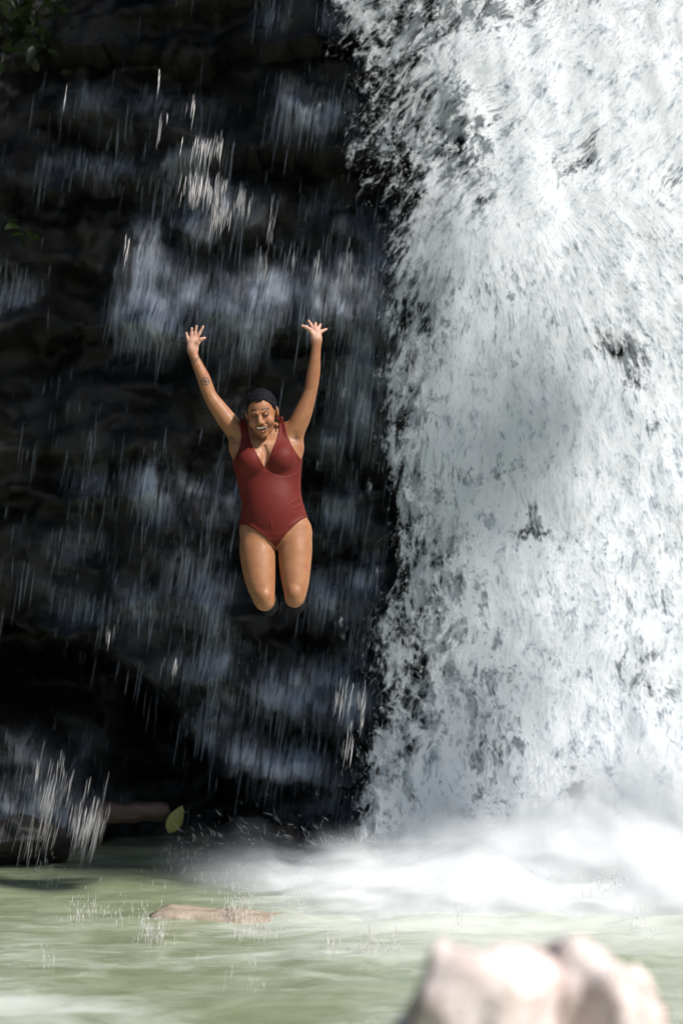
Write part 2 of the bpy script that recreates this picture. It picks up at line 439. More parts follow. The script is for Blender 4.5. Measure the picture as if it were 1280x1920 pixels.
# ------------------------------------------------------------------ thin water running down the dark cliff
CLUMPS = [  # px, py, rx, ry, weight : where wet-rock highlights are drawn as veils of water
    (330, 200, 90, 50, .5), (560, 40, 90, 40, .5), (600, 220, 70, 50, .7), (230, 295, 130, 40, .6), (390, 280, 50, 40, .5), (540, 180, 60, 40, .3), (160, 170, 90, 40, .35),
    (370, 370, 40, 60, .7), (430, 400, 90, 60, .5), (620, 400, 70, 60, .4), (270, 430, 40, 90, .6), (260, 560, 60, 70, 1.), (350, 560, 90, 50, .6),
    (470, 560, 70, 60, 1.), (600, 560, 90, 60, .9), (690, 560, 50, 110, .9), (310, 620, 60, 40, .6), (450, 650, 60, 50, .5), (700, 720, 60, 110, .6),
    (640, 800, 60, 60, .5), (300, 910, 60, 50, .7), (400, 930, 80, 50, .5), (630, 950, 60, 60, .6), (180, 900, 60, 80, .35), (120, 1050, 90, 80, .3), (350, 1030, 60, 50, .5),
    (250, 1150, 110, 50, .6), (380, 1130, 60, 60, .6), (620, 1110, 40, 60, .9), (680, 1130, 40, 110, .8), (420, 1240, 60, 50, .6), (560, 1300, 90, 60, .8), (650, 1330, 60, 60, .7),
    (390, 1350, 50, 60, .5), (450, 1425, 60, 40, .6), (550, 1435, 60, 40, .9), (640, 1520, 50, 50, .7), (60, 1420, 90, 60, .5), (50, 1530, 80, 60, .9), (170, 1540, 40, 50, .7), (30, 560, 50, 60, .4), (60, 330, 60, 100, .2),
    (300, 1250, 80, 60, .25), (120, 760, 80, 80, .2), (30, 120, 60, 80, .12), (440, 800, 60, 60, .2),
]
def veil_cover(px, py):
    c = np.zeros(np.shape(px))
    for cx, cy, rx, ry, a in CLUMPS:
        c = c + a * np.exp(-((px - cx - (cy - py) * .12) / rx) ** 2 - ((py - cy) / ry) ** 2)
    c = c * (.55 + .9 * sstep(-.5, .7, fbm(px / 45, py / 60, 0, 101, 3)))
    return np.clip(c, 0, 1.1)

veil = obj('cascade', None, label='thin water threads down the dark cliff, sky reflection painted bluish', cat='cascade', loc=(-1, 14.6, 0))
gx = np.arange(-300, 790, 7.); gy = np.arange(-300, 1600, 9.)
PX, PY = np.meshgrid(gx, gy, indexing='ij')
for i, off in enumerate((-.05, -.16)):
    x = (PX - 640) / K; z = CAM_Z + (HORIZON - PY) / K
    y = cliff_y(x, z)
    for _ in range(3):                       # the veil bridges the small hollows
        y[1:-1, 1:-1] = np.minimum(y[1:-1, 1:-1], (y[:-2, 1:-1] + y[2:, 1:-1] + y[1:-1, :-2] + y[1:-1, 2:]) / 4)
    y = y + off
    V = np.stack([x, y, z], -1)
    sl = .10 + .05 * i
    u = x - sl * z; v = -z
    flow = np.stack([u, v, np.zeros_like(u)], -1)
    me = np_mesh('water_veil', V.reshape(-1, 3), grid_faces(len(gx), len(gy)),
                 water_sheet_mat('veil_water', 21 + i * 3.3, (.66, .71, .80), 24 + 30 * i, 1.1 + .6 * i, .26, .75, .9, .35, .5, False),  # blue of the reflected sky is part of the base colour
                 attrs={'flow_a': ('FLOAT_VECTOR', flow), 'flow_b': ('FLOAT_VECTOR', flow), 'flow_mix': ('FLOAT', np.zeros_like(u)), 'cover': ('FLOAT', veil_cover(PX, PY))})
    adopt(obj('water_veil', me), veil)

def cliff_strands(px, py, L, R, rng, off):
    x = (px - 640) / K; z = CAM_Z + (HORIZON - py) / K
    y = cliff_y(x, z) - off - rng.uniform(0, .12, len(px))
    d = np.stack([-.13 + .03 * rng.normal(size=len(px)), -.03 * np.ones(len(px)), -np.ones(len(px))], -1); d /= np.linalg.norm(d, axis=1)[:, None]
    return np.stack([x, y, z], -1), d, L, R
rng = np.random.default_rng(5)
n = 90000; px = rng.uniform(-150, 760, n); py = rng.uniform(-80, 1570, n)
keep = rng.uniform(size=n) < veil_cover(px, py) ** 1.7 * .34 + .0015
px, py = px[keep], py[keep]; n = len(px)
V, d, L, R = cliff_strands(px, py - 25, np.exp(rng.uniform(math.log(.08), math.log(.40), n)), np.exp(rng.uniform(math.log(.0007), math.log(.0026), n)), rng, .05)
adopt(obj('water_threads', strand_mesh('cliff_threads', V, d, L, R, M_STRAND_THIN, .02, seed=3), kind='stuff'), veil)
GLINTS = [(300, 150, 4, 14, 5), (362, 205, 5, 16, 8), (305, 235, 6, 20, 4), (395, 275, 22, 14, 40), (372, 350, 20, 22, 70), (412, 350, 12, 22, 22), (415, 400, 14, 20, 70), (452, 375, 9, 22, 28),
          (471, 390, 5, 20, 8), (510, 430, 5, 24, 12), (512, 390, 4, 20, 5), (240, 460, 5, 18, 8), (495, 495, 9, 24, 18), (597, 500, 6, 24, 20), (555, 490, 12, 24, 10), (655, 505, 8, 40, 16), (125, 180, 3, 14, 3),
          (645, 1310, 14, 30, 24), (682, 1320, 8, 34, 18), (655, 1390, 8, 30, 10), (205, 1190, 6, 16, 6), (330, 1245, 4, 18, 4), (72, 1445, 5, 18, 5), (122, 1445, 10, 24, 8), (770, 670, 8, 30, 14), (800, 670, 10, 30, 16)]
gp = []
for cx, cy, sx, sy, k in GLINTS:
    gp.append(np.stack([rng.normal(cx, sx * .7, k), rng.normal(cy, sy * .55, k) - 12], 1))
gp = np.concatenate(gp); n = len(gp)
V, d, L, R = cliff_strands(gp[:, 0], gp[:, 1], np.exp(rng.uniform(math.log(.07), math.log(.18), n)), np.exp(rng.uniform(math.log(.0009), math.log(.0028), n)), rng, .30)
V = np.array([WP(a, b_, 12.9 + rng.uniform(-.2, .2)) for a, b_ in gp])            # sun glints drawn as white threads, moved forward out of the shade
adopt(obj('glint_threads', strand_mesh('glint_threads', V, d, L, R, M_STRAND_GLINT, .02, seed=4), kind='stuff'), veil)

# small cascade at the lower left, beside the hollow; its glints are drawn as white threads
small = obj('small_cascade', None, label='small cascade with sun glints drawn as white threads beside the brown log', cat='cascade', loc=(-1.7, 14, 0))
gp = []
for cx, cy, sx, sy, k in [(95, 1500, 14, 30, 40), (100, 1545, 12, 30, 20), (148, 1540, 10, 24, 26), (176, 1555, 18, 26, 90), (185, 1530, 14, 34, 24), (40, 1530, 40, 44, 24), (60, 1570, 26, 26, 14), (85, 1470, 22, 44, 16), (130, 1500, 40, 40, 16)]:
    gp.append(np.stack([rng.normal(cx, sx * .7, k), rng.normal(cy, sy * .6, k) - 20], 1))
gp = np.concatenate(gp); n = len(gp)
P = np.array([WP(a, b, 13.4 + rng.uniform(-.15, .15)) for a, b in gp])
D = np.stack([-.22 + .03 * rng.normal(size=n), np.zeros(n), -np.ones(n)], -1); D /= np.linalg.norm(D, axis=1)[:, None]
adopt(obj('water_threads', strand_mesh('small_threads', P, D, np.exp(rng.uniform(math.log(.10), math.log(.30), n)), np.exp(rng.uniform(math.log(.0005), math.log(.0019), n)), M_STRAND_GLINT, .02, seed=8), kind='stuff'), small)

# ------------------------------------------------------------------ mist where the fall strikes the pool
def mist_mat():
    t = NT('mist'); col = (.75, .77, .79, 1)
    t.b.inputs['Base Color'].default_value = col; t.b.inputs['Roughness'].default_value = 1; t.b.inputs['Specular IOR Level'].default_value = 0
    co = t.new('TexCoord').outputs['Object']; n = t.noise(t.mapping(co, (3, 3, 2.2)), 1, 2, .55)
    a = t.math('MULTIPLY', t.attr('cover').outputs['Fac'], t.ramp(n, .25, .75, .55, 1.25), clamp=True)
    tr = t.new('BsdfTranslucent'); tr.inputs[0].default_value = col; m1 = t.new('MixShader'); m1.inputs[0].default_value = .35
    t.l.new(t.b.outputs[0], m1.inputs[1]); t.l.new(tr.outputs[0], m1.inputs[2])
    tp = t.new('BsdfTransparent'); m2 = t.new('MixShader'); t.put(m2.inputs[0], a)
    t.l.new(tp.outputs[0], m2.inputs[1]); t.l.new(m1.outputs[0], m2.inputs[2]); t.l.new(m2.outputs[0], t.out.inputs[0])
    return t.m
mist_v, mist_f, mist_c, nb = [], [], [], 0
for i in range(6):
    dep = 13.95 - .32 * i
    gx = np.linspace(-1.4, 5.0, 120); gt = np.linspace(0, 1, 40)
    U, T = np.meshgrid(gx, gt, indexing='ij')
    hgt = (.27 + .46 * sstep(-.8, 2.2, U)) * (1 - .09 * i) * (1 + .40 * fbm(U * 1.6, 0, i, 111, 3))
    Zm = -.03 + T * hgt * 1.3
    Ym = dep - .40 * (1 - T) ** 2 + .10 * fbm(U * 2, T * 2, i, 112, 3) - .10 * T
    c = (1 - sstep(.15, 1.0, T)) * sstep(-1.35 + .14 * i, -.05 + .09 * i, U) * (1 - sstep(4.2, 5.0, U)) * .78 * (.62 + .38 * sstep(0, .25, T))
    mist_v.append(np.stack([U, Ym, Zm], -1).reshape(-1, 3)); mist_f.append(grid_faces(120, 40) + nb); mist_c.append(c.ravel()); nb += 120 * 40
obj('mist', np_mesh('mist', np.concatenate(mist_v), np.concatenate(mist_f), mist_mat(), attrs={'cover': ('FLOAT', np.concatenate(mist_c))}),
    kind='stuff', label='white mist rising where the waterfall strikes the pool')

# sun glints on the pool ripples, drawn as small white threads
sp = []
for cx, cy, sx, sy, k in [(290, 1755, 16, 16, 90), (275, 1735, 6, 14, 30), (440, 1715, 22, 14, 70), (480, 1745, 24, 14, 90), (450, 1690, 30, 12, 30), (565, 1715, 10, 24, 40), (620, 1775, 10, 16, 40), (695, 1775, 14, 22, 80),
                          (735, 1770, 10, 20, 30), (710, 1640, 40, 12, 160), (790, 1645, 36, 10, 90), (1140, 1690, 22, 24, 130), (1200, 1740, 12, 20, 50), (530, 1590, 40, 16, 120), (600, 1580, 40, 14, 110), (360, 1610, 30, 14, 50), (90, 1650, 12, 16, 30),
                          (150, 1715, 18, 18, 50), (220, 1715, 26, 14, 40), (860, 1735, 8, 18, 22), (320, 1620, 14, 16, 20), (900, 1690, 120, 30, 80), (1020, 1680, 20, 26, 40), (400, 1655, 60, 16, 40), (600, 1660, 20, 20, 30), (90, 1805, 10, 18, 12), (470, 1840, 40, 20, 14)]:
    dep = CAM_Z * F_PX / (cy + 12 - HORIZON) - .02; k = int(k * 1.5)
    q = np.stack([rng.normal(cx, sx, k), rng.normal(cy - sy * .6, sy * 1.1, k), np.full(k, dep) + rng.uniform(-.1, .05, k)], 1); sp.append(q)
sp = np.concatenate(sp); n = len(sp)
P = np.array([WP(*q) for q in sp]); P = P[P[:, 2] > .02]; n = len(P)
D = np.stack([-.12 + .06 * rng.normal(size=n), np.zeros(n), -np.ones(n)], -1); D /= np.linalg.norm(D, axis=1)[:, None]
Lr = np.exp(rng.uniform(math.log(.012), math.log(.075), n))
obj('pool_glints', strand_mesh('pool_glints', P, D, Lr, np.exp(rng.uniform(math.log(.0006), math.log(.0020), n)), M_STRAND_GLINT, .03, seed=9), kind='stuff',
    label='white threads drawn in place of sun glints on the green pool')

# streaks of spray leaping up from the dark water left of the mist
k = 110
P = np.array([WP(rng.uniform(330, 700), 1592 - rng.gamma(2, 14), 13.6 + rng.uniform(-.3, .3)) for _ in range(k)])
D = np.stack([-.6 + .35 * rng.normal(size=k), .2 * rng.normal(size=k), .7 + .3 * rng.normal(size=k)], -1); D /= np.linalg.norm(D, axis=1)[:, None]
obj('spray', strand_mesh('spray', P, D, np.exp(rng.uniform(math.log(.02), math.log(.09), k)), rng.uniform(.0005, .0014, k), M_DROPS, .1, seed=10), kind='stuff',
    label='fine spray leaping from the water in front of the dark rock')

# ------------------------------------------------------------------ boulders, log, leaves
def boulder_mesh(name, rad, seed, mat, rough=.34, n=72, cut=9):
    th = np.linspace(0, 2 * math.pi, n, endpoint=False); ph = np.linspace(-math.pi / 2 + .02, math.pi / 2 - .02, n // 2)
    T, Pp = np.meshgrid(th, ph, indexing='ij')
    d = np.stack([np.cos(T) * np.cos(Pp), np.sin(T) * np.cos(Pp), np.sin(Pp)], -1)
    r = 1 + rough * fbm(d[..., 0] * 1.3 + seed, d[..., 1] * 1.3, d[..., 2] * 1.3, seed, 4)
    rg = np.random.default_rng(seed)
    for _ in range(cut):                                             # broken flat facets
        nrm = rg.normal(size=3); nrm /= np.linalg.norm(nrm); h = rg.uniform(.62, .9)
        dt = np.einsum('ijk,k->ij', d, nrm); lim = np.where(dt > .05, h / np.maximum(dt, .05), 9)
        r = np.where(r > lim, lim + (r - lim) * .12, r)
    r = r + .035 * fbm(d[..., 0] * 6, d[..., 1] * 6, d[..., 2] * 6, seed + 3, 3)
    V = (d * r[..., None] * np.array(rad)).reshape(-1, 3)
    m = n // 2; i = np.arange(n)[:, None] * m + np.arange(m - 1)[None]; j = ((np.arange(n) + 1) % n)[:, None] * m + np.arange(m - 1)[None]
    Fq = np.stack([i.ravel(), j.ravel(), j.ravel() + 1, i.ravel() + 1], 1)
    return np_mesh(name, V, Fq, mat)

def boulder(name, at, rad, seed, mat, label, rot=0., cat='boulder', **kw):
    o = obj(name, boulder_mesh(name, rad, seed, mat, **kw), label=label, cat=cat, loc=tuple(at)); o.rotation_euler = (0, 0, rot); return o
b = WP(1095, 1965, 5.0); boulder('boulder', b, (.205, .26, .30), 3, M_BOULDER_PALE, 'tall pale pink boulder in front with dark brown cracks, tallest of the three', .4)
b = WP(890, 1990, 4.9); boulder('boulder', b, (.20, .22, .25), 8, M_BOULDER_PALE, 'rounded pale pink boulder in front beside the tall cracked one', 1.1)
b = WP(1178, 1985, 5.2); boulder('boulder', b, (.095, .15, .22), 12, M_BOULDER_PALE, 'narrow pale slab of rock wedged behind the tall cracked boulder', .2)
for k, (px, py, Yb, r) in enumerate(((1050, 2270, 5.05, .55),)):
    b = WP(px, py, Yb); boulder('boulder', b, (.62, .5, .42), 21, M_BOULDER_PALE, 'broad pale rock under the pink boulders at the pool edge', .1)
b = np.array([-.64, 11.9, -.112]); boulder('flat_rock', b, (.44, .42, .125), 5, M_BOULDER_TAN, 'flat tan rock just breaking the surface of the green pool', .15, 'rock', rough=.42)
for px, py, r, s, lab in ((40, 1575, (.40, .35, .18), 31, 'low black boulder at the water line under the small cascade'),
                          (470, 1580, (.35, .3, .14), 33, 'low black boulder at the water line in front of the hollow')):
    b = WP(px, py, 14.45); boulder('dark_boulder', b, r, s, M_BOULDER_DARK, lab, .3)

def log_obj():
    t = NT('log_bark'); co = t.new('TexCoord').outputs['Object']
    n = t.noise(t.mapping(co, (3, 20, 20)), 1, 5, .6)
    t.put(t.b.inputs['Base Color'], t.mix(t.ramp(n, .35, .65), (.022, .010, .007, 1), (.05, .024, .016, 1))); t.b.inputs['Roughness'].default_value = .55
    t.bump(n, .6, .02)
    L, n1, n2 = .47, 24, 14
    u = np.linspace(-.5, .5, n1); a = np.linspace(0, 2 * math.pi, n2, endpoint=False)
    U, A = np.meshgrid(u, a, indexing='ij')
    r = .070 * (1 + .15 * fbm(U * 6, np.cos(A), np.sin(A), 77, 3)) * np.interp(np.abs(U), [0, .46, .5], [1, .95, .3])
    V = np.stack([U * L, r * np.cos(A), r * np.sin(A) + .015 * np.sin(U * 5)], -1).reshape(-1, 3)
    i = np.arange(n1 - 1)[:, None] * n2 + np.arange(n2)[None]; j = np.arange(n1 - 1)[:, None] * n2 + ((np.arange(n2) + 1) % n2)[None]
    Fq = np.stack([i.ravel(), j.ravel(), j.ravel() + n2, i.ravel() + n2], 1)
    o = obj('log', np_mesh('log', V, Fq, t.m), label='short reddish brown log lying at the foot of the dark hollow', cat='log', loc=tuple(WP(252, 1522, 14.0)))
    o.rotation_euler = (0, math.radians(4), math.radians(6))
    return o
log_obj()

def leaf_mat(name, c):
    t = NT(name); co = t.new('TexCoord').outputs['Object']; n = t.noise(co, 30, 3, .5)
    cc = t.mix(n, (*[v * .75 for v in c], 1), (*[min(1, v * 1.2) for v in c], 1)); t.put(t.b.inputs['Base Color'], cc); t.b.inputs['Roughness'].default_value = .4
    tr = t.new('BsdfTranslucent'); t.put(tr.inputs[0], cc); m = t.new('MixShader'); m.inputs[0].default_value = .35
    t.l.new(t.b.outputs[0], m.inputs[1]); t.l.new(tr.outputs[0], m.inputs[2]); t.l.new(m.outputs[0], t.out.inputs[0]); return t.m
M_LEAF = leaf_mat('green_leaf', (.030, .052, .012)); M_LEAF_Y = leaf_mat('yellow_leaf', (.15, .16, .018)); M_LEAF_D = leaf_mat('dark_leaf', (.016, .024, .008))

def leaf_mesh(name, L, W, mat, fold=.25):
    n = 9; t = np.linspace(0, 1, n); wd = W * np.sin(math.pi * t ** .8) ** .8 * .5; wd[0] = wd[-1] = .0008
    z = -.35 * L * t ** 2
    V = []
    for i in range(n):
        V += [(t[i] * L, -wd[i], z[i] + fold * wd[i]), (t[i] * L, 0, z[i]), (t[i] * L, wd[i], z[i] + fold * wd[i])]
    Fq = []
    for i in range(n - 1):
        for j in range(2):
            a = i * 3 + j; Fq.append((a, a + 1, a + 4, a + 3))
    return np_mesh(name, np.array(V), np.array(Fq), mat)
LEAF = {}
def add_shade_tree(at, label):  # out of view, added and leaned to shade the cliff
    root = obj('shade_tree', None, label=label, cat='shade_tree', loc=tuple(at))
    t = NT('bark'); co = t.new('TexCoord').outputs['Object']; n = t.noise(t.mapping(co, (6, 6, 1.5)), 1, 5, .6)
    t.put(t.b.inputs['Base Color'], t.mix(n, (.05, .038, .028, 1), (.13, .10, .075, 1))); t.b.inputs['Roughness'].default_value = .8; t.bump(n, .6, .04)
    rg = np.random.default_rng(77)
    hz = np.linspace(0, 15, 40); a = np.linspace(0, 2 * math.pi, 16, endpoint=False)
    Hh, Aa = np.meshgrid(hz, a, indexing='ij'); r = np.interp(Hh, [0, .6, 7, 15], [.26, .15, .12, .03]) * (1 + .1 * fbm(np.cos(Aa) * 2, np.sin(Aa) * 2, Hh, 5, 3))
    sway = lambda h: (3.1 * (1 - np.clip(h / 6.2, 0, 1)) ** 1.1 + .25 * np.sin(h * .35), 2.3 * (1 - np.clip(h / 6.2, 0, 1)) ** 1.1)
    cx, cy = sway(Hh); V = np.stack([cx + r * np.cos(Aa), cy + r * np.sin(Aa), Hh], -1).reshape(-1, 3)
    i = np.arange(39)[:, None] * 16 + np.arange(16)[None]; j = np.arange(39)[:, None] * 16 + ((np.arange(16) + 1) % 16)[None]
    obj('trunk', np_mesh('trunk', V, np.stack([i.ravel(), j.ravel(), j.ravel() + 16, i.ravel() + 16], 1), t.m), root)
    nl = 46; zl = rg.uniform(5.8, 13.6, nl); al = rg.uniform(0, 6.28, nl)
    P = np.stack([*sway(zl), zl], 1); D = np.stack([np.cos(al) * .95 - .08, np.sin(al) * .75, rg.uniform(.1, .7, nl)], 1); D /= np.linalg.norm(D, axis=1)[:, None]
    Ln = rg.uniform(.8, 1.25, nl)
    obj('limbs', strand_mesh('limbs', P, D, Ln, np.full(nl, .035), t.m, .08, 5, 3), root)
    nf = 9000; k = rg.integers(0, nl, nf); c = P[k] + D[k] * (Ln[k] * rg.uniform(.25, 1.05, nf))[:, None] + rg.normal(size=(nf, 3)) * .22
    n1 = rg.normal(size=(nf, 3)); n1 /= np.linalg.norm(n1, axis=1)[:, None]; n2 = np.cross(n1, rg.normal(size=(nf, 3))); n2 /= np.linalg.norm(n2, axis=1)[:, None]
    ll = rg.uniform(.07, .13, nf)[:, None]
    V = np.stack([c - n1 * ll, c + n2 * ll * .45, c + n1 * ll, c - n2 * ll * .45], 1).reshape(-1, 3)
    obj('crown', np_mesh('crown', V, np.arange(nf * 4).reshape(nf, 4), M_LEAF), root)
    return root
add_shade_tree((3.85, 10.5, 0), 'unseen leafy crown on a leaning trunk, added to shade the cliff')
def plant(name, at, n, L, W, mat, label, spread=1.0, up=.3):
    root = obj(name, None, label=label, cat='plant', loc=tuple(at))
    key = (mat.name, L)
    if key not in LEAF: LEAF[key] = leaf_mesh('leaf', L, W, mat)
    rg = np.random.default_rng(len(label))
    sv = []; 
    for k in range(n):
        o = obj('leaf', LEAF[key], root)
        p = rg.normal(size=3) * np.array([.09, .05, .09]) * spread
        o.location = p; o.rotation_euler = (rg.normal() * .5, rg.normal() * .6 - up, rg.uniform(0, 6.28)); s = rg.uniform(.6, 1.2); o.scale = (s, s, s)
        sv.append(p)
    base = np.array([[0, .22, -.10]] * n); ends = np.array(sv); dd = ends - base; ln = np.linalg.norm(dd, axis=1)
    me = strand_mesh('stem', base, dd / ln[:, None], ln, np.full(n, .003), mat, .08, seed=n)
    obj('stem', me, root)
    return root
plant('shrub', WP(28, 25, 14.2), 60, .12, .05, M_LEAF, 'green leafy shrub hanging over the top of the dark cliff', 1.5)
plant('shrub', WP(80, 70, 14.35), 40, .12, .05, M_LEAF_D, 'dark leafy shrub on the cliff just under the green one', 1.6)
plant('leafy_sprig', WP(38, 430, 14.2), 7, .11, .055, M_LEAF, 'small green sprig growing alone from the dark cliff', .35)
lf = obj('fallen_leaf', leaf_mesh('fallen_leaf', .20, .10, M_LEAF_Y), label='yellow green leaf standing at the end of the brown log', cat='leaf', loc=tuple(WP(316, 1562, 13.85)))
lf.rotation_euler = (math.radians(80), math.radians(-62), math.radians(14))

# ------------------------------------------------------------------ the jumping person
PY0 = 12.0; S = .003
def B(px, py, y=0.): return np.array([(px - 512) * S, y, (1147 - py) * S])

def sd_cone(p, a, b, ra, rb, sy=1.0):
    q = p.copy(); a = a.copy(); b = b.copy()
    if sy != 1.0:
        q[:, 1] = q[:, 1] / sy; a[1] /= sy; b[1] /= sy
    ab = b - a; t = np.clip(((q - a) @ ab) / (ab @ ab + 1e-12), 0, 1)
    d = np.linalg.norm(q - a - t[:, None] * ab, axis=1) - (ra + (rb - ra) * t)
    return d * min(1, sy)
def sd_ell(p, c, r, Rm=None):
    q = p - c
    if Rm is not None: q = q @ Rm
    k0 = np.linalg.norm(q / r, axis=1); k1 = np.linalg.norm(q / (np.array(r) ** 2), axis=1)
    return k0 * (k0 - 1) / (k1 + 1e-9)
def smin(a, b, k):
    h = np.clip(.5 + .5 * (b - a) / k, 0, 1); return b + (a - b) * h - k * h * (1 - h)

def chain_sd(pts):
    """one limb: a smooth curve through (px, py, y, radius) with the radius flowing along it"""
    q = np.array([np.append(B(*v[:3]), v[3]) for v in pts]); n = len(q)
    e = np.vstack([2 * q[0] - q[1], q, 2 * q[-1] - q[-2]]); out = []
    for i in range(n - 1):
        p0, p1, p2, p3 = e[i:i + 4]
        for t in np.linspace(0, 1, 7)[:-1]:
            out.append(.5 * (2 * p1 + (p2 - p0) * t + (2 * p0 - 5 * p1 + 4 * p2 - p3) * t ** 2 + (3 * p1 - p0 - 3 * p2 + p3) * t ** 3))
    out.append(q[-1]); out = np.array(out)
    def fn(p):
        d = np.full(len(p), 9.)
        for a, b in zip(out[:-1], out[1:]): d = np.minimum(d, sd_cone(p, a[:3], b[:3], a[3], b[3]))
        return d
    lo_ = (out[:, :3] - out[:, 3:]).min(0); hi_ = (out[:, :3] + out[:, 3:]).max(0)
    return fn, (lo_ + hi_) / 2, (hi_ - lo_) / 2
def chain(pts, k):
    fn, c, r = chain_sd(pts); PR.append((fn, c, r, k, 'add'))

PR = []      # (function, bbox centre, bbox radius, blend, op)
def cone(a, b, ra, rb, k=.02, sy=1.0, op='add'):
    c = (a + b) / 2; r = np.abs(b - a) / 2 + max(ra, rb) * max(1, sy) + .01
    PR.append((lambda p: sd_cone(p, a, b, ra, rb, sy), c, r, k, op))
def ell(c, r, k=.02, op='add', Rm=None):
    c = np.array(c, float); r = np.array(r, float); rr = np.full(3, r.max()) + .01
    PR.append((lambda p: sd_ell(p, c, r, Rm), c, rr, k, op))

TOR = np.array([  # py, left, right, half depth, centre y
    (793, 478, 506, .045, .045), (799, 464, 523, .056, .04), (806, 452, 540, .067, .035), (816, 440, 556, .080, .03), (835, 432, 566, .108, .012), (855, 434, 567, .112, .008), (870, 438, 564, .112, .006), (900, 445, 562, .108, .005),
    (922, 451, 562, .106, .003), (943, 455, 566, .108, .002), (965, 453, 573, .114, .004), (985, 450, 579, .120, .010), (1003, 452, 581, .118, .015), (1014, 462, 572, .105, .015), (1021, 480, 556, .08, .01), (1026, 500, 534, .05, .005)])
tz = (1147 - TOR[:, 0]) * S; order = np.argsort(tz)
tz = tz[order]; tcx = ((TOR[:, 1] + TOR[:, 2]) / 2 - 512)[order] * S; ta = ((TOR[:, 2] - TOR[:, 1]) / 2)[order] * S; tb = TOR[order, 3]; tcy = TOR[order, 4]
def sd_torso(p):
    z = np.clip(p[:, 2], tz[0], tz[-1]); a = np.interp(z, tz, ta); b_ = np.interp(z, tz, tb)
    dx = p[:, 0] - np.interp(z, tz, tcx); dy = p[:, 1] - np.interp(z, tz, tcy)
    k0 = np.sqrt((dx / a) ** 2 + (dy / b_) ** 2) + 1e-9; k1 = np.sqrt((dx / a ** 2) ** 2 + (dy / b_ ** 2) ** 2) + 1e-9
    d = k0 * (k0 - 1) / k1; dz = np.abs(p[:, 2] - z)
    return np.where(dz > 0, np.hypot(np.maximum(d, 0), dz), d)
PR.append((sd_torso, np.array([0, 0, (tz[0] + tz[-1]) / 2]), np.array([.25, .16, (tz[-1] - tz[0]) / 2 + .02]), .01, 'add'))
# chest, belly, seat
ell(B(473, 866, -.072), (.076, .070, .074), .03); ell(B(527, 861, -.072), (.076, .070, .074), .025)
ell(B(508, 948, -.055), (.110, .068, .12), .06)
ell(B(482, 1002, .085), (.095, .075, .10), .05); ell(B(545, 999, .085), (.095, .075, .10), .05)
# thighs, knees, lower legs folded back
LEG_L = [(483, 1003, .012, .096), (483, 1030, -.008, .101), (485, 1056, -.03, .097), (489, 1090, -.06, .083), (494, 1114, -.08, .066), (497, 1127, -.085, .056)]
LEG_R = [(553, 998, .012, .094), (553, 1028, -.010, .097), (553, 1056, -.03, .091), (554, 1088, -.06, .078), (554, 1110, -.08, .063), (553, 1121, -.085, .054)]
fl, cl_, rl_ = chain_sd(LEG_L); fr, cr_, rr_ = chain_sd(LEG_R)
lo_ = np.minimum(cl_ - rl_, cr_ - rr_); hi_ = np.maximum(cl_ + rl_, cr_ + rr_)
PR.append((lambda p: smin(fl(p), fr(p), .010), (lo_ + hi_) / 2, (hi_ - lo_) / 2, .03, 'add'))
for kx, ky in ((497, 1127), (553, 1121)):
    ell(B(kx, ky - 9, -.135), (.030, .020, .032), .022)
    chain([(kx, ky - 1, -.085, .050), (kx + 1, ky - 3, .0, .050), (kx + 1, ky - 4, .10, .053), (kx + 2, ky, .24, .040), (kx + 2, ky + 2, .34, .033), (kx + 2, ky + 8, .42, .030)], .018)
# shoulders and neck
cone(B(494, 812, .045), B(492, 785, -.015), .052, .050, .02)
cone(B(492, 806, .035), B(453, 808, .02), .045, .042, .03); cone(B(492, 806, .035), B(544, 806, .02), .045, .042, .03)
# arms
chain([(452, 817, .015, .054), (437, 801, .008, .056), (420, 780, 0, .052), (404, 758, -.006, .0445), (394, 742, -.01, .0385), (388, 727, -.012, .0385), (381, 707, -.016, .0365), (371, 685, -.02, .030), (363, 665, -.02, .0245), (362, 657, -.021, .0235)], .03)
chain([(547, 817, .015, .054), (557, 798, .008, .056), (567, 776, 0, .052), (576, 752, -.006, .0435), (582, 733, -.01, .0375), (585, 717, -.012, .0385), (588, 697, -.015, .0372), (591, 670, -.019, .030), (593, 648, -.02, .0255), (593, 639, -.021, .0245)], .03)
cone(B(442, 840, .02), B(440, 818, .015), .038, .033, .03); cone(B(556, 840, .02), B(556, 818, .015), .038, .033, .03)
# the cleft of the chest
chain([(497, 840, -.098, .008), (498, 850, -.108, .016), (499, 866, -.118, .020), (499, 884, -.116, .012)], .010); PR[-1] = PR[-1][:4] + ('sub',)
# hollows of the armpits
ell(B(433, 822, -.075), (.020, .032, .024), .03, 'sub'); ell(B(556, 820, -.075), (.020, .032, .024), .03, 'sub')
# hands
def finger(pts, r0, r1, k=.006):
    pts = [B(*q) for q in pts]
    for i in range(len(pts) - 1):
        f0 = i / (len(pts) - 1); f1 = (i + 1) / (len(pts) - 1)
        cone(pts[i], pts[i + 1], r0 + (r1 - r0) * f0, r0 + (r1 - r0) * f1, k)
cone(B(362, 662, -.02), B(362, 653, -.022), .024, .027, .012, .75); cone(B(362, 653, -.022), B(363, 641, -.024), .029, .031, .012, .55)
finger([(355, 643, -.022), (352, 634, -.026), (350.5, 626, -.032)], .0095, .0068)
finger([(359.5, 638, -.024), (359.5, 627, -.030), (360.5, 617.5, -.038)], .0098, .0072)
finger([(364.5, 636, -.024), (367, 625, -.030), (369.5, 613.5, -.038)], .0100, .0072)
finger([(369, 638, -.024), (375, 626, -.028), (381.5, 614, -.034)], .0100, .0072)
finger([(366, 653, -.028), (372, 644, -.036), (378, 638, -.040), (385, 635.5, -.042)], .0135, .0078, .008)
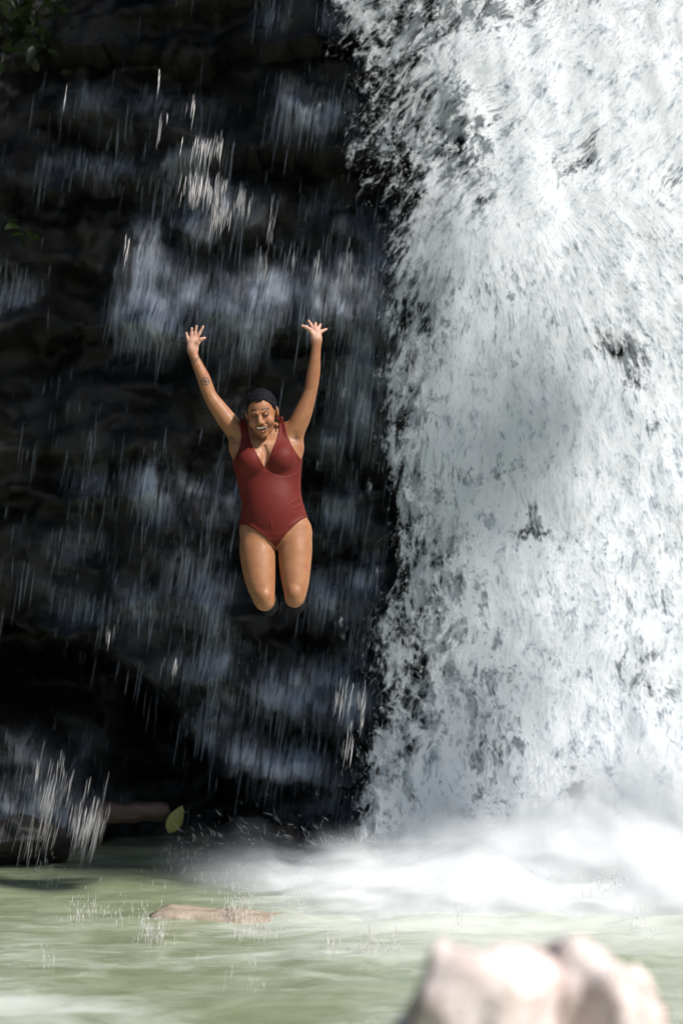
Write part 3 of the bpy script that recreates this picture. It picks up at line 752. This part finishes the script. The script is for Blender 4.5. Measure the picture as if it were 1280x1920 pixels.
cone(B(593, 645, -.02), B(593, 636, -.022), .0255, .027, .012, .75); cone(B(593, 636, -.022), B(592, 622, -.010), .029, .031, .012, .6)
finger([(600, 624, -.014), (606, 620, -.004), (611.5, 617, .004)], .0095, .0070)
finger([(596.5, 618, -.008), (599, 611, .012), (600.5, 607, .034)], .0098, .0072)
finger([(591, 616, -.008), (591, 608, .012), (591.5, 604, .036)], .0100, .0072)
finger([(586.5, 617, -.008), (582, 607, .006), (578, 600.5, .022)], .0100, .0074)
finger([(588, 630, -.026), (581, 620, -.034), (574, 615, -.036), (566.5, 612.5, -.036)], .0135, .0078, .008)
# head
HEAD_C = B(492.5, 778, -.092)
HR = np.array(Euler((math.radians(20), math.radians(-7), math.radians(-8)), 'XYZ').to_matrix())    # local -> body
HS = 1.04
def hd(x, y, z): return HEAD_C + HR @ (np.array([x, y, z]) * HS)
def hcone(a, b, ra, rb, k, op='add'): cone(hd(*a), hd(*b), ra * HS, rb * HS, k, 1.0, op)
def hell(c, r, k, op='add', rot=None):
    Rm = HR if rot is None else HR @ np.array(Euler(rot, 'XYZ').to_matrix())
    ell(hd(*c), np.array(r) * HS, k, op, Rm)
hell((0, .018, .038), (.076, .094, .086), .02)
hell((0, -.028, -.018), (.066, .066, .082), .03)
hell((0, -.038, -.068), (.052, .052, .048), .014)
hell((0, -.076, -.098), (.024, .020, .018), .014)
for s in (-1, 1):
    hell((s * .042, -.066, -.030), (.027, .026, .026), .02)              # cheeks lifted by the smile
    hell((s * .031, -.098, .012), (.021, .014, .013), .014, 'sub')        # eye sockets
    hell((s * .031, -.082, .010), (.0165, .012, .0105), .006)             # closed lids
    hcone((s * .012, -.096, .029), (s * .045, -.083, .032), .0055, .0045, .012)   # brow
    hell((s * .0155, -.106, -.026), (.0105, .011, .009), .008)            # nostril wings
    hell((s * .079, .012, -.002), (.010, .020, .031), .008, 'add', (0, 0, s * .35)); 
    hcone((s * .028, -.096, -.036), (s * .041, -.084, -.062), .003, .002, .010, 'sub')   # fold beside the mouth
hcone((0, -.094, .018), (0, -.114, -.020), .0095, .0135, .012)
for s in (-1, 1):
    hcone((0, -.0995, -.046), (s * .020, -.0950, -.046), .0050, .0045, .008); hcone((s * .020, -.0950, -.046), (s * .036, -.081, -.040), .0045, .0025, .008)
    hcone((0, -.0960, -.076), (s * .019, -.0915, -.072), .0065, .0055, .008); hcone((s * .019, -.0915, -.072), (s * .035, -.080, -.044), .0055, .0025, .008)
hell((0, -.110, -.0600), (.030, .0125, .0100), .003, 'sub')

def body_sdf(p):
    d = np.full(len(p), 1.0)
    for fn, c, r, k, op in PR:
        m = np.all(np.abs(p - c) < r + k + .02, axis=1)
        idx = np.nonzero(m)[0]
        if not len(idx): continue
        q = fn(p[idx])
        if op == 'add': d[idx] = smin(d[idx], q, k)
        else: d[idx] = -smin(-d[idx], q, k)
    return d

def surface_nets(dg, origin, h):
    nx, ny, nz = dg.shape
    ins = dg < 0
    cnt = np.zeros((nx - 1, ny - 1, nz - 1), np.int8)
    for a in (0, 1):
        for b_ in (0, 1):
            for c in (0, 1): cnt += ins[a:nx - 1 + a, b_:ny - 1 + b_, c:nz - 1 + c]
    act = (cnt > 0) & (cnt < 8)
    ci, cj, ck = np.nonzero(act)
    vid = np.full(act.shape, -1, np.int32); vid[ci, cj, ck] = np.arange(len(ci))
    cor = [(a, b_, c) for a in (0, 1) for b_ in (0, 1) for c in (0, 1)]
    val = {q: dg[ci + q[0], cj + q[1], ck + q[2]] for q in cor}
    acc = np.zeros((len(ci), 3)); num = np.zeros(len(ci))
    for q in cor:
        for ax in range(3):
            if q[ax] == 0:
                q2 = list(q); q2[ax] = 1; q2 = tuple(q2)
                v0, v1 = val[q], val[q2]; m = (v0 < 0) != (v1 < 0)
                t = np.where(m, v0 / np.where(m, v0 - v1, 1), 0)
                e = np.tile(np.array(q, float), (len(ci), 1)); e[:, ax] = t
                acc += e * m[:, None]; num += m
    V = (np.stack([ci, cj, ck], 1) + acc / num[:, None]) * h + origin
    Fs = []
    for ax in range(3):
        o1, o2 = [(1, 2), (2, 0), (0, 1)][ax]
        sl0 = [slice(None)] * 3; sl1 = [slice(None)] * 3; sl0[ax] = slice(0, -1); sl1[ax] = slice(1, None)
        s0, s1 = ins[tuple(sl0)], ins[tuple(sl1)]
        I = np.stack(np.nonzero(s0 != s1), 1)
        ok = (I[:, o1] > 0) & (I[:, o2] > 0) & (I[:, o1] < dg.shape[o1] - 1) & (I[:, o2] < dg.shape[o2] - 1)
        I = I[ok]; flip = s0[I[:, 0], I[:, 1], I[:, 2]]
        def vv(d1, d2):
            J = I.copy(); J[:, o1] -= d1; J[:, o2] -= d2; return vid[J[:, 0], J[:, 1], J[:, 2]]
        q = np.stack([vv(1, 1), vv(0, 1), vv(0, 0), vv(1, 0)], 1)
        q[~flip] = q[~flip][:, ::-1]
        Fs.append(q)
    return V, np.concatenate(Fs)

H = .0036
lo = np.array([-.56, -.26, -.12]); hi = np.array([.36, .52, 1.70])
nc = np.ceil((hi - lo) / (H * 4)).astype(int)
cg = np.stack(np.meshgrid(*[lo[i] + (np.arange(nc[i]) + .5) * H * 4 - H / 2 for i in range(3)], indexing='ij'), -1).reshape(-1, 3)
dc = body_sdf(cg).reshape(nc)
near = np.abs(dc) < H * 4 * 1.6
dg = np.repeat(np.repeat(np.repeat(dc, 4, 0), 4, 1), 4, 2).astype(np.float32)
nf = np.repeat(np.repeat(np.repeat(near, 4, 0), 4, 1), 4, 2)
ii = np.stack(np.nonzero(nf), 1)
dg[nf] = body_sdf(lo + ii * H)

person = obj('person', None, label='person in a dark red swimsuit jumping with both arms thrown up', cat='person', loc=(float((512 - 640) * PY0 / F_PX), PY0, CAM_Z))

# ---- skin
V, Fq = surface_nets(dg, lo, H)
def smooth_verts(V, Fq, it=1, lam=.4):
    E = np.concatenate([Fq[:, [0, 1]], Fq[:, [1, 2]], Fq[:, [2, 3]], Fq[:, [3, 0]]])
    for _ in range(it):
        a = np.zeros_like(V); c = np.zeros(len(V))
        for k in range(3): a[:, k] = np.bincount(E[:, 0], V[E[:, 1], k], len(V)) + np.bincount(E[:, 1], V[E[:, 0], k], len(V))
        c = np.bincount(E[:, 0], minlength=len(V)) + np.bincount(E[:, 1], minlength=len(V))
        V = V + lam * (a / np.maximum(c, 1)[:, None] - V)
    return V
V = smooth_verts(V, Fq, 1, .3)
soft_ = sstep(835, 850, 1147 - V[:, 2] / S)[:, None] * (1 - np.exp(-(((V[:, 0] / S + 14) / 8) ** 2))[:, None] * (1147 - V[:, 2] / S < 895)[:, None])
V = V + soft_ * (smooth_verts(V, Fq, 14, .5) - V)
arm_ = (sstep(655, 675, 1147 - V[:, 2] / S) * (1 - sstep(800, 815, 1147 - V[:, 2] / S)) * sstep(45, 50, np.abs(V[:, 0] / S + 20)))[:, None]
V = V + arm_ * (smooth_verts(V, Fq, 8, .5) - V)
skin = np.array([.32, .146, .066]); col = np.tile(skin, (len(V), 1))
def paint(m, c): 
    global col
    col = col * (1 - m[:, None]) + np.array(c) * m[:, None]
bpx = 512 + V[:, 0] / S; bpy_ = 1147 - V[:, 2] / S
palm = (1 - sstep(652, 668, bpy_)) * np.where(bpx < 450, 1, 0) + (1 - sstep(632, 648, bpy_)) * np.where(bpx > 540, 1, 0)
paint(np.clip(palm, 0, 1), (.58, .34, .25))
hl = ((V - HEAD_C) @ HR) / HS; hx, hy, hz = hl[:, 0], hl[:, 1], hl[:, 2]; ax_ = np.abs(hx)
on_head = (np.linalg.norm(hl, axis=1) < .16) & (bpy_ < 832)
face = on_head & (hy < -.03)
paint(on_head * .5, (.30, .125, .055))
chest = (bpy_ > 828) * (bpy_ < 890) * np.exp(-((bpx - 497) / 26) ** 2) * (V[:, 1] < -.02)
paint(chest * .5, (.46, .25, .16))
paint(face * np.exp(-((ax_ - .043) / .018) ** 2 - ((hz + .03) / .018) ** 2) * .35, (.50, .20, .11))                                  # cheeks
br = face * np.exp(-((hz - (.034 + .006 * np.sin(ax_ * 60) - .05 * np.maximum(ax_ - .035, 0))) / .0046) ** 2) * (ax_ > .012) * (ax_ < .052)
paint(br * 1., (.010, .006, .004))
lash = face * np.exp(-((hz - (.0078 + .30 * (ax_ - .031) ** 2 / .016)) / .0048) ** 2) * (ax_ > .014) * (ax_ < .050)
paint(lash * .95, (.012, .007, .005))
lipc = .035 - ax_
mouthz = -.0600 + 9 * ax_ ** 2
lips = face * (np.abs(hz - mouthz) < .021) * (np.abs(hz - mouthz) > .0062) * (ax_ < .035) * (np.abs(hz - mouthz) < .019 - 9 * ax_ ** 2)
paint(lips * .55, (.34, .11, .085))
inside = face * (((hx / .032) ** 2 + ((hz + .0600 - 6 * hx ** 2) / .0105) ** 2) < 1)
paint(inside * 1.0, (.05, .016, .014))
teeth = inside * ((hz + .0600 - 6 * hx ** 2) > -.0012) * (ax_ < .027)
paint(teeth * 1.0, (.95, .88, .76))
paint(face * np.exp(-((ax_ - .012) / .005) ** 2 - ((hz + .034) / .004) ** 2) * .6, (.06, .025, .018))                                    # nostrils
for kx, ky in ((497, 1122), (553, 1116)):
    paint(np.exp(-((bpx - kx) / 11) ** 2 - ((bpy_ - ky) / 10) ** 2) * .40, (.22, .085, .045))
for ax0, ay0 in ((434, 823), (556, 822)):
    paint(np.exp(-((bpx - ax0) / 5.5) ** 2 - ((bpy_ - ay0) / 6) ** 2) * (V[:, 1] < .01) * .75, (.06, .035, .022))  # armpit hair and the shade of the hollow painted dark
def skin_mat():
    t = NT('skin'); a = t.attr('skin_colour').outputs['Color']
    co = t.new('TexCoord').outputs['Object']
    n = t.noise(co, 22, 4, .6); mu = t.new('Mix', data_type='RGBA', blend_type='MULTIPLY'); mu.inputs[0].default_value = 1; t.l.new(a, mu.inputs[6]); mu.inputs[7].default_value = (.74, .60, .58, 1)
    c = t.mix(t.ramp(n, .3, .7, 0, .6), a, mu.outputs[2])
    # the two tattoos on the forearm: a ringed compass and a row of small marks by the wrist
    sx = t.new('SeparateXYZ'); t.l.new(co, sx.inputs[0])
    cx, cz = (386 - 512) * S, (1147 - 717) * S
    u = t.math('SUBTRACT', sx.outputs[0], cx); v = t.math('SUBTRACT', sx.outputs[2], cz)
    r = t.math('SQRT', t.math('ADD', t.math('MULTIPLY', u, u), t.math('MULTIPLY', v, v)))
    ring = t.math('LESS_THAN', t.math('ABSOLUTE', t.math('SUBTRACT', r, .0205)), .0034)
    ring2 = t.math('LESS_THAN', t.math('ABSOLUTE', t.math('SUBTRACT', r, .0085)), .0022)
    inr = t.math('LESS_THAN', r, .026)
    arms = t.math('LESS_THAN', t.math('ABSOLUTE', t.math('MULTIPLY', u, v)), .000022)
    ink = t.math('MAXIMUM', t.math('MAXIMUM', ring, ring2), t.math('MULTIPLY', arms, inr))
    for wx, wz, wr in ((360.5, 675, .007), (365, 680, .006), (369.5, 676, .0065), (373, 672, .004)):
        uu = t.math('SUBTRACT', sx.outputs[0], (wx - 512) * S); vv = t.math('SUBTRACT', sx.outputs[2], (1147 - wz) * S)
        rr = t.math('SQRT', t.math('ADD', t.math('MULTIPLY', uu, uu), t.math('MULTIPLY', t.math('MULTIPLY', vv, vv), .5)))
        ink = t.math('MAXIMUM', ink, t.math('LESS_THAN', t.math('ABSOLUTE', t.math('SUBTRACT', rr, wr * .7)), .0019))
    front = t.math('LESS_THAN', sx.outputs[1], -.015)
    ink = t.math('MULTIPLY', t.math('MULTIPLY', ink, front), .85)
    c = t.mix(ink, c, (.035, .035, .035, 1))
    t.put(t.b.inputs['Base Color'], c)
    t.put(t.b.inputs['Roughness'], t.ramp(t.noise(co, 45, 4, .65), .35, .65, .42, .64)); t.b.inputs['Specular IOR Level'].default_value = .45
    t.b.inputs['Subsurface Weight'].default_value = .18; t.b.inputs['Subsurface Radius'].default_value = (1, .35, .18); t.b.inputs['Subsurface Scale'].default_value = .003
    n2 = t.noise(co, 90, 4, .65); t.bump(n2, .25, .004)
    return t.m
obj('body', np_mesh('body', V, Fq, skin_mat(), attrs={'skin_colour': ('FLOAT_COLOR', np.concatenate([col, np.ones((len(V), 1))], 1))}), person)

# ---- swimsuit: a close shell over the body, cut at neckline, arm holes and legs
def poly_sd(px, py, poly):
    P = np.array(poly, float); d = np.full(len(px), 1e9)
    for i in range(len(P)):
        a, b_ = P[i], P[(i + 1) % len(P)]; e = b_ - a; wx, wy = px - a[0], py - a[1]
        t = np.clip((wx * e[0] + wy * e[1]) / (e @ e), 0, 1)
        d = np.minimum(d, (wx - e[0] * t) ** 2 + (wy - e[1] * t) ** 2)
    return np.where(in_poly(px, py, poly), -1, 1) * np.sqrt(d)
SIDE_L = [(451, 790), (451, 800), (453, 818), (452, 834), (447, 848), (440, 861), (434, 868), (380, 872)]
SIDE_R = [(640, 866), (568, 863), (561, 858), (553, 846), (545, 832), (539, 816), (535, 800), (534, 788)]
LEG_F = [(380, 986), (449, 985), (460, 985), (474, 991), (488, 1000), (502, 1011), (511, 1019), (517, 1027), (523, 1021), (531, 1010), (541, 998), (555, 984), (566, 975), (578, 968), (640, 966)]
LEG_B = [(380, 986), (449, 985), (462, 1000), (480, 1022), (500, 1040), (517, 1050), (535, 1036), (552, 1014), (566, 990), (578, 968), (640, 966)]
NECK_F = [(522, 788), (523, 806), (519, 826), (511, 850), (503, 868), (498, 879), (492, 869), (482, 851), (472, 833), (466, 812), (464, 790)]
NECK_B = [(522, 788), (522, 820), (515, 845), (497, 856), (478, 845), (466, 820), (464, 790)]
FRONT = SIDE_L + LEG_F + SIDE_R + NECK_F; BACK = SIDE_L + LEG_B + SIDE_R + NECK_B
z0, z1 = int((.30 - lo[2]) / H), int((1.14 - lo[2]) / H)
x0, x1 = int((-.30 - lo[0]) / H), int((.30 - lo[0]) / H); y0, y1 = int((-.24 - lo[1]) / H), int((.24 - lo[1]) / H)
sub = dg[x0:x1, y0:y1, z0:z1].copy(); so = lo + np.array([x0, y0, z0]) * H
nb_ = np.abs(sub) < .03
jj = np.stack(np.nonzero(nb_), 1); pp = so + jj * H
qx = 512 + pp[:, 0] / S; qy = 1147 - pp[:, 2] / S
reg = np.where(pp[:, 1] < .02, poly_sd(qx, qy, FRONT), poly_sd(qx, qy, BACK)) * S
not_arm = np.maximum(0, 1)
thick = .0052 + .0022 * np.exp(-((reg + .006) / .004) ** 2)                       # bound edges
seam = np.abs(qy - (880 + 14 * np.sin(math.pi * np.clip(np.abs(qx - 498) / 66, 0, 1)))); thick = thick - .0026 * np.exp(-(seam / 1.0) ** 2) * (pp[:, 1] < -.02)
fold = fbm(pp[:, 0] * 22 + pp[:, 2] * 30, pp[:, 2] * 16 - pp[:, 0] * 26, pp[:, 1] * 6, 131, 2)
thick = thick + .0003 * fold * (qy > 880)
for fx, fy, ang, ln in ((556, 938, -.62, 13), (560, 950, -.5, 10), (541, 872, -.9, 6), (536, 880, -.7, 7), (462, 950, .5, 9), (458, 965, .4, 9), (548, 984, -.75, 12), (476, 988, .6, 10), (509, 985, 1.4, 10)):   # tension folds
    ca, sa = math.cos(ang), math.sin(ang); fu = (qx - fx) * ca + (qy - fy) * sa; fv_ = -(qx - fx) * sa + (qy - fy) * ca
    thick = thick + .0030 * np.exp(-(fu / ln) ** 2 - (fv_ / 1.5) ** 2) * (pp[:, 1] < .03)
val = np.maximum(sub[nb_] - thick, reg)
allv = np.where(sub > 0, 1., -1.).astype(np.float32)
# away from the skin only the sign matters: outside the cut the inside of the body counts as empty
kk = np.stack(np.nonzero(~nb_ & (sub < 0)), 1); pk = so + kk * H
rk = poly_sd(512 + pk[:, 0] / S, 1147 - pk[:, 2] / S, FRONT) * S
allv[~nb_ & (sub < 0)] = np.where(rk < 0, -1., 1.)
allv[nb_] = val
Vs, Fs = surface_nets(allv, so, H); Vs = smooth_verts(Vs, Fs, 2, .35)
def suit_mat():
    t = NT('swimsuit_fabric'); co = t.new('TexCoord').outputs['Object']
    n = t.noise(co, 9, 4, .5); t.put(t.b.inputs['Base Color'], t.mix(n, (.100, .0100, .0075, 1), (.125, .0140, .0100, 1)))
    t.b.inputs['Roughness'].default_value = .62; t.b.inputs['Sheen Weight'].default_value = .08; t.b.inputs['Sheen Roughness'].default_value = .4; t.b.inputs['Sheen Tint'].default_value = (.5, .12, .08, 1)
    t.b.inputs['Specular IOR Level'].default_value = .22
    t.bump(t.noise(co, 420, 2, .5), .15, .002); return t.m
M_SUIT = suit_mat()
obj('swimsuit', np_mesh('swimsuit', Vs, Fs, M_SUIT), person)

# tied knots of the straps on the shoulders
def knot(c, seed):
    rg = np.random.default_rng(seed); P, Dv = [], []
    for k in range(5):
        dv = rg.normal(size=3) * np.array([1, .5, .8]) + np.array([0, -.2, .3]); P.append(c + rg.normal(size=3) * .003); Dv.append(dv / np.linalg.norm(dv))
    return strand_mesh('strap_knot', np.array(P), np.array(Dv), np.full(5, .042), np.full(5, .009), M_SUIT, .35, 6, seed)
obj('strap_knot', knot(B(459, 796, -.035), 1), person); obj('strap_knot', knot(B(528, 793, -.035), 2), person)

# ---- hair: short, black, close to the head
hl0 = HEAD_C - .16; nh = int(.32 / .003)
gh = np.stack(np.meshgrid(*[hl0[i] + np.arange(nh) * .003 for i in range(3)], indexing='ij'), -1).reshape(-1, 3)
q = ((gh - HEAD_C) @ HR) / HS
cr = smin(sd_ell(q, np.array([0, .018, .038]), np.array([.076, .094, .086])), sd_ell(q, np.array([0, -.028, -.018]), np.array([.066, .066, .082])), .03)
tex = fbm(q[:, 0] * 60, q[:, 1] * 30, q[:, 2] * 60, 141, 3)
blend = sstep(-.058, -.018, q[:, 1]); nape = sstep(.03, .07, q[:, 1])
line = .084 * (1 - blend) + (.012 * (1 - nape) - .05 * nape) * blend
hd_ = np.maximum(cr - .007 - .0034 * tex, (line - q[:, 2]) * .8 + .006 * tex) * HS
hv, hf = surface_nets(hd_.reshape(nh, nh, nh), hl0, .003)
th = NT('hair'); cth = th.new('TexCoord').outputs['Object']; nn = th.noise(th.mapping(cth, (160, 60, 160)), 1, 4, .6)
th.put(th.b.inputs['Base Color'], th.mix(nn, (.004, .004, .006, 1), (.013, .012, .014, 1))); th.b.inputs['Specular IOR Level'].default_value = .06; th.b.inputs['Roughness'].default_value = .6; th.bump(nn, .6, .004)
obj('hair', np_mesh('hair', hv, hf, th.m), person)

# ---- black water shoes on the folded-back feet
ts = NT('shoe_rubber'); ts.b.inputs['Base Color'].default_value = (.005, .005, .006, 1); ts.b.inputs['Specular IOR Level'].default_value = .2; ts.b.inputs['Roughness'].default_value = .6
def shoe(an):
    a = B(*an); heel = B(an[0], an[1] - 4, an[2] + .035); toe = B(an[0], an[1] + 16, an[2] + .12); ball = B(an[0], an[1] + 8, an[2] + .09)
    g0 = np.minimum(a, toe) - .09; g0[2] -= .03; nn_ = np.ceil((np.maximum(a, toe) + .10 - g0) / .004).astype(int)
    g = np.stack(np.meshgrid(*[g0[i] + np.arange(nn_[i]) * .004 for i in range(3)], indexing='ij'), -1).reshape(-1, 3)
    d = sd_cone(g, B(an[0], an[1], an[2] - .05), heel, .044, .046); d = smin(d, sd_cone(g, heel, ball, .044, .048), .02); d = smin(d, sd_cone(g, ball, toe, .046, .034), .02)
    v, f = surface_nets(d.reshape(nn_), g0, .004); return np_mesh('shoe', v, f, ts.m)
obj('shoe', shoe((500, 1128, .34)), person); obj('shoe', shoe((553, 1124, .34)), person)
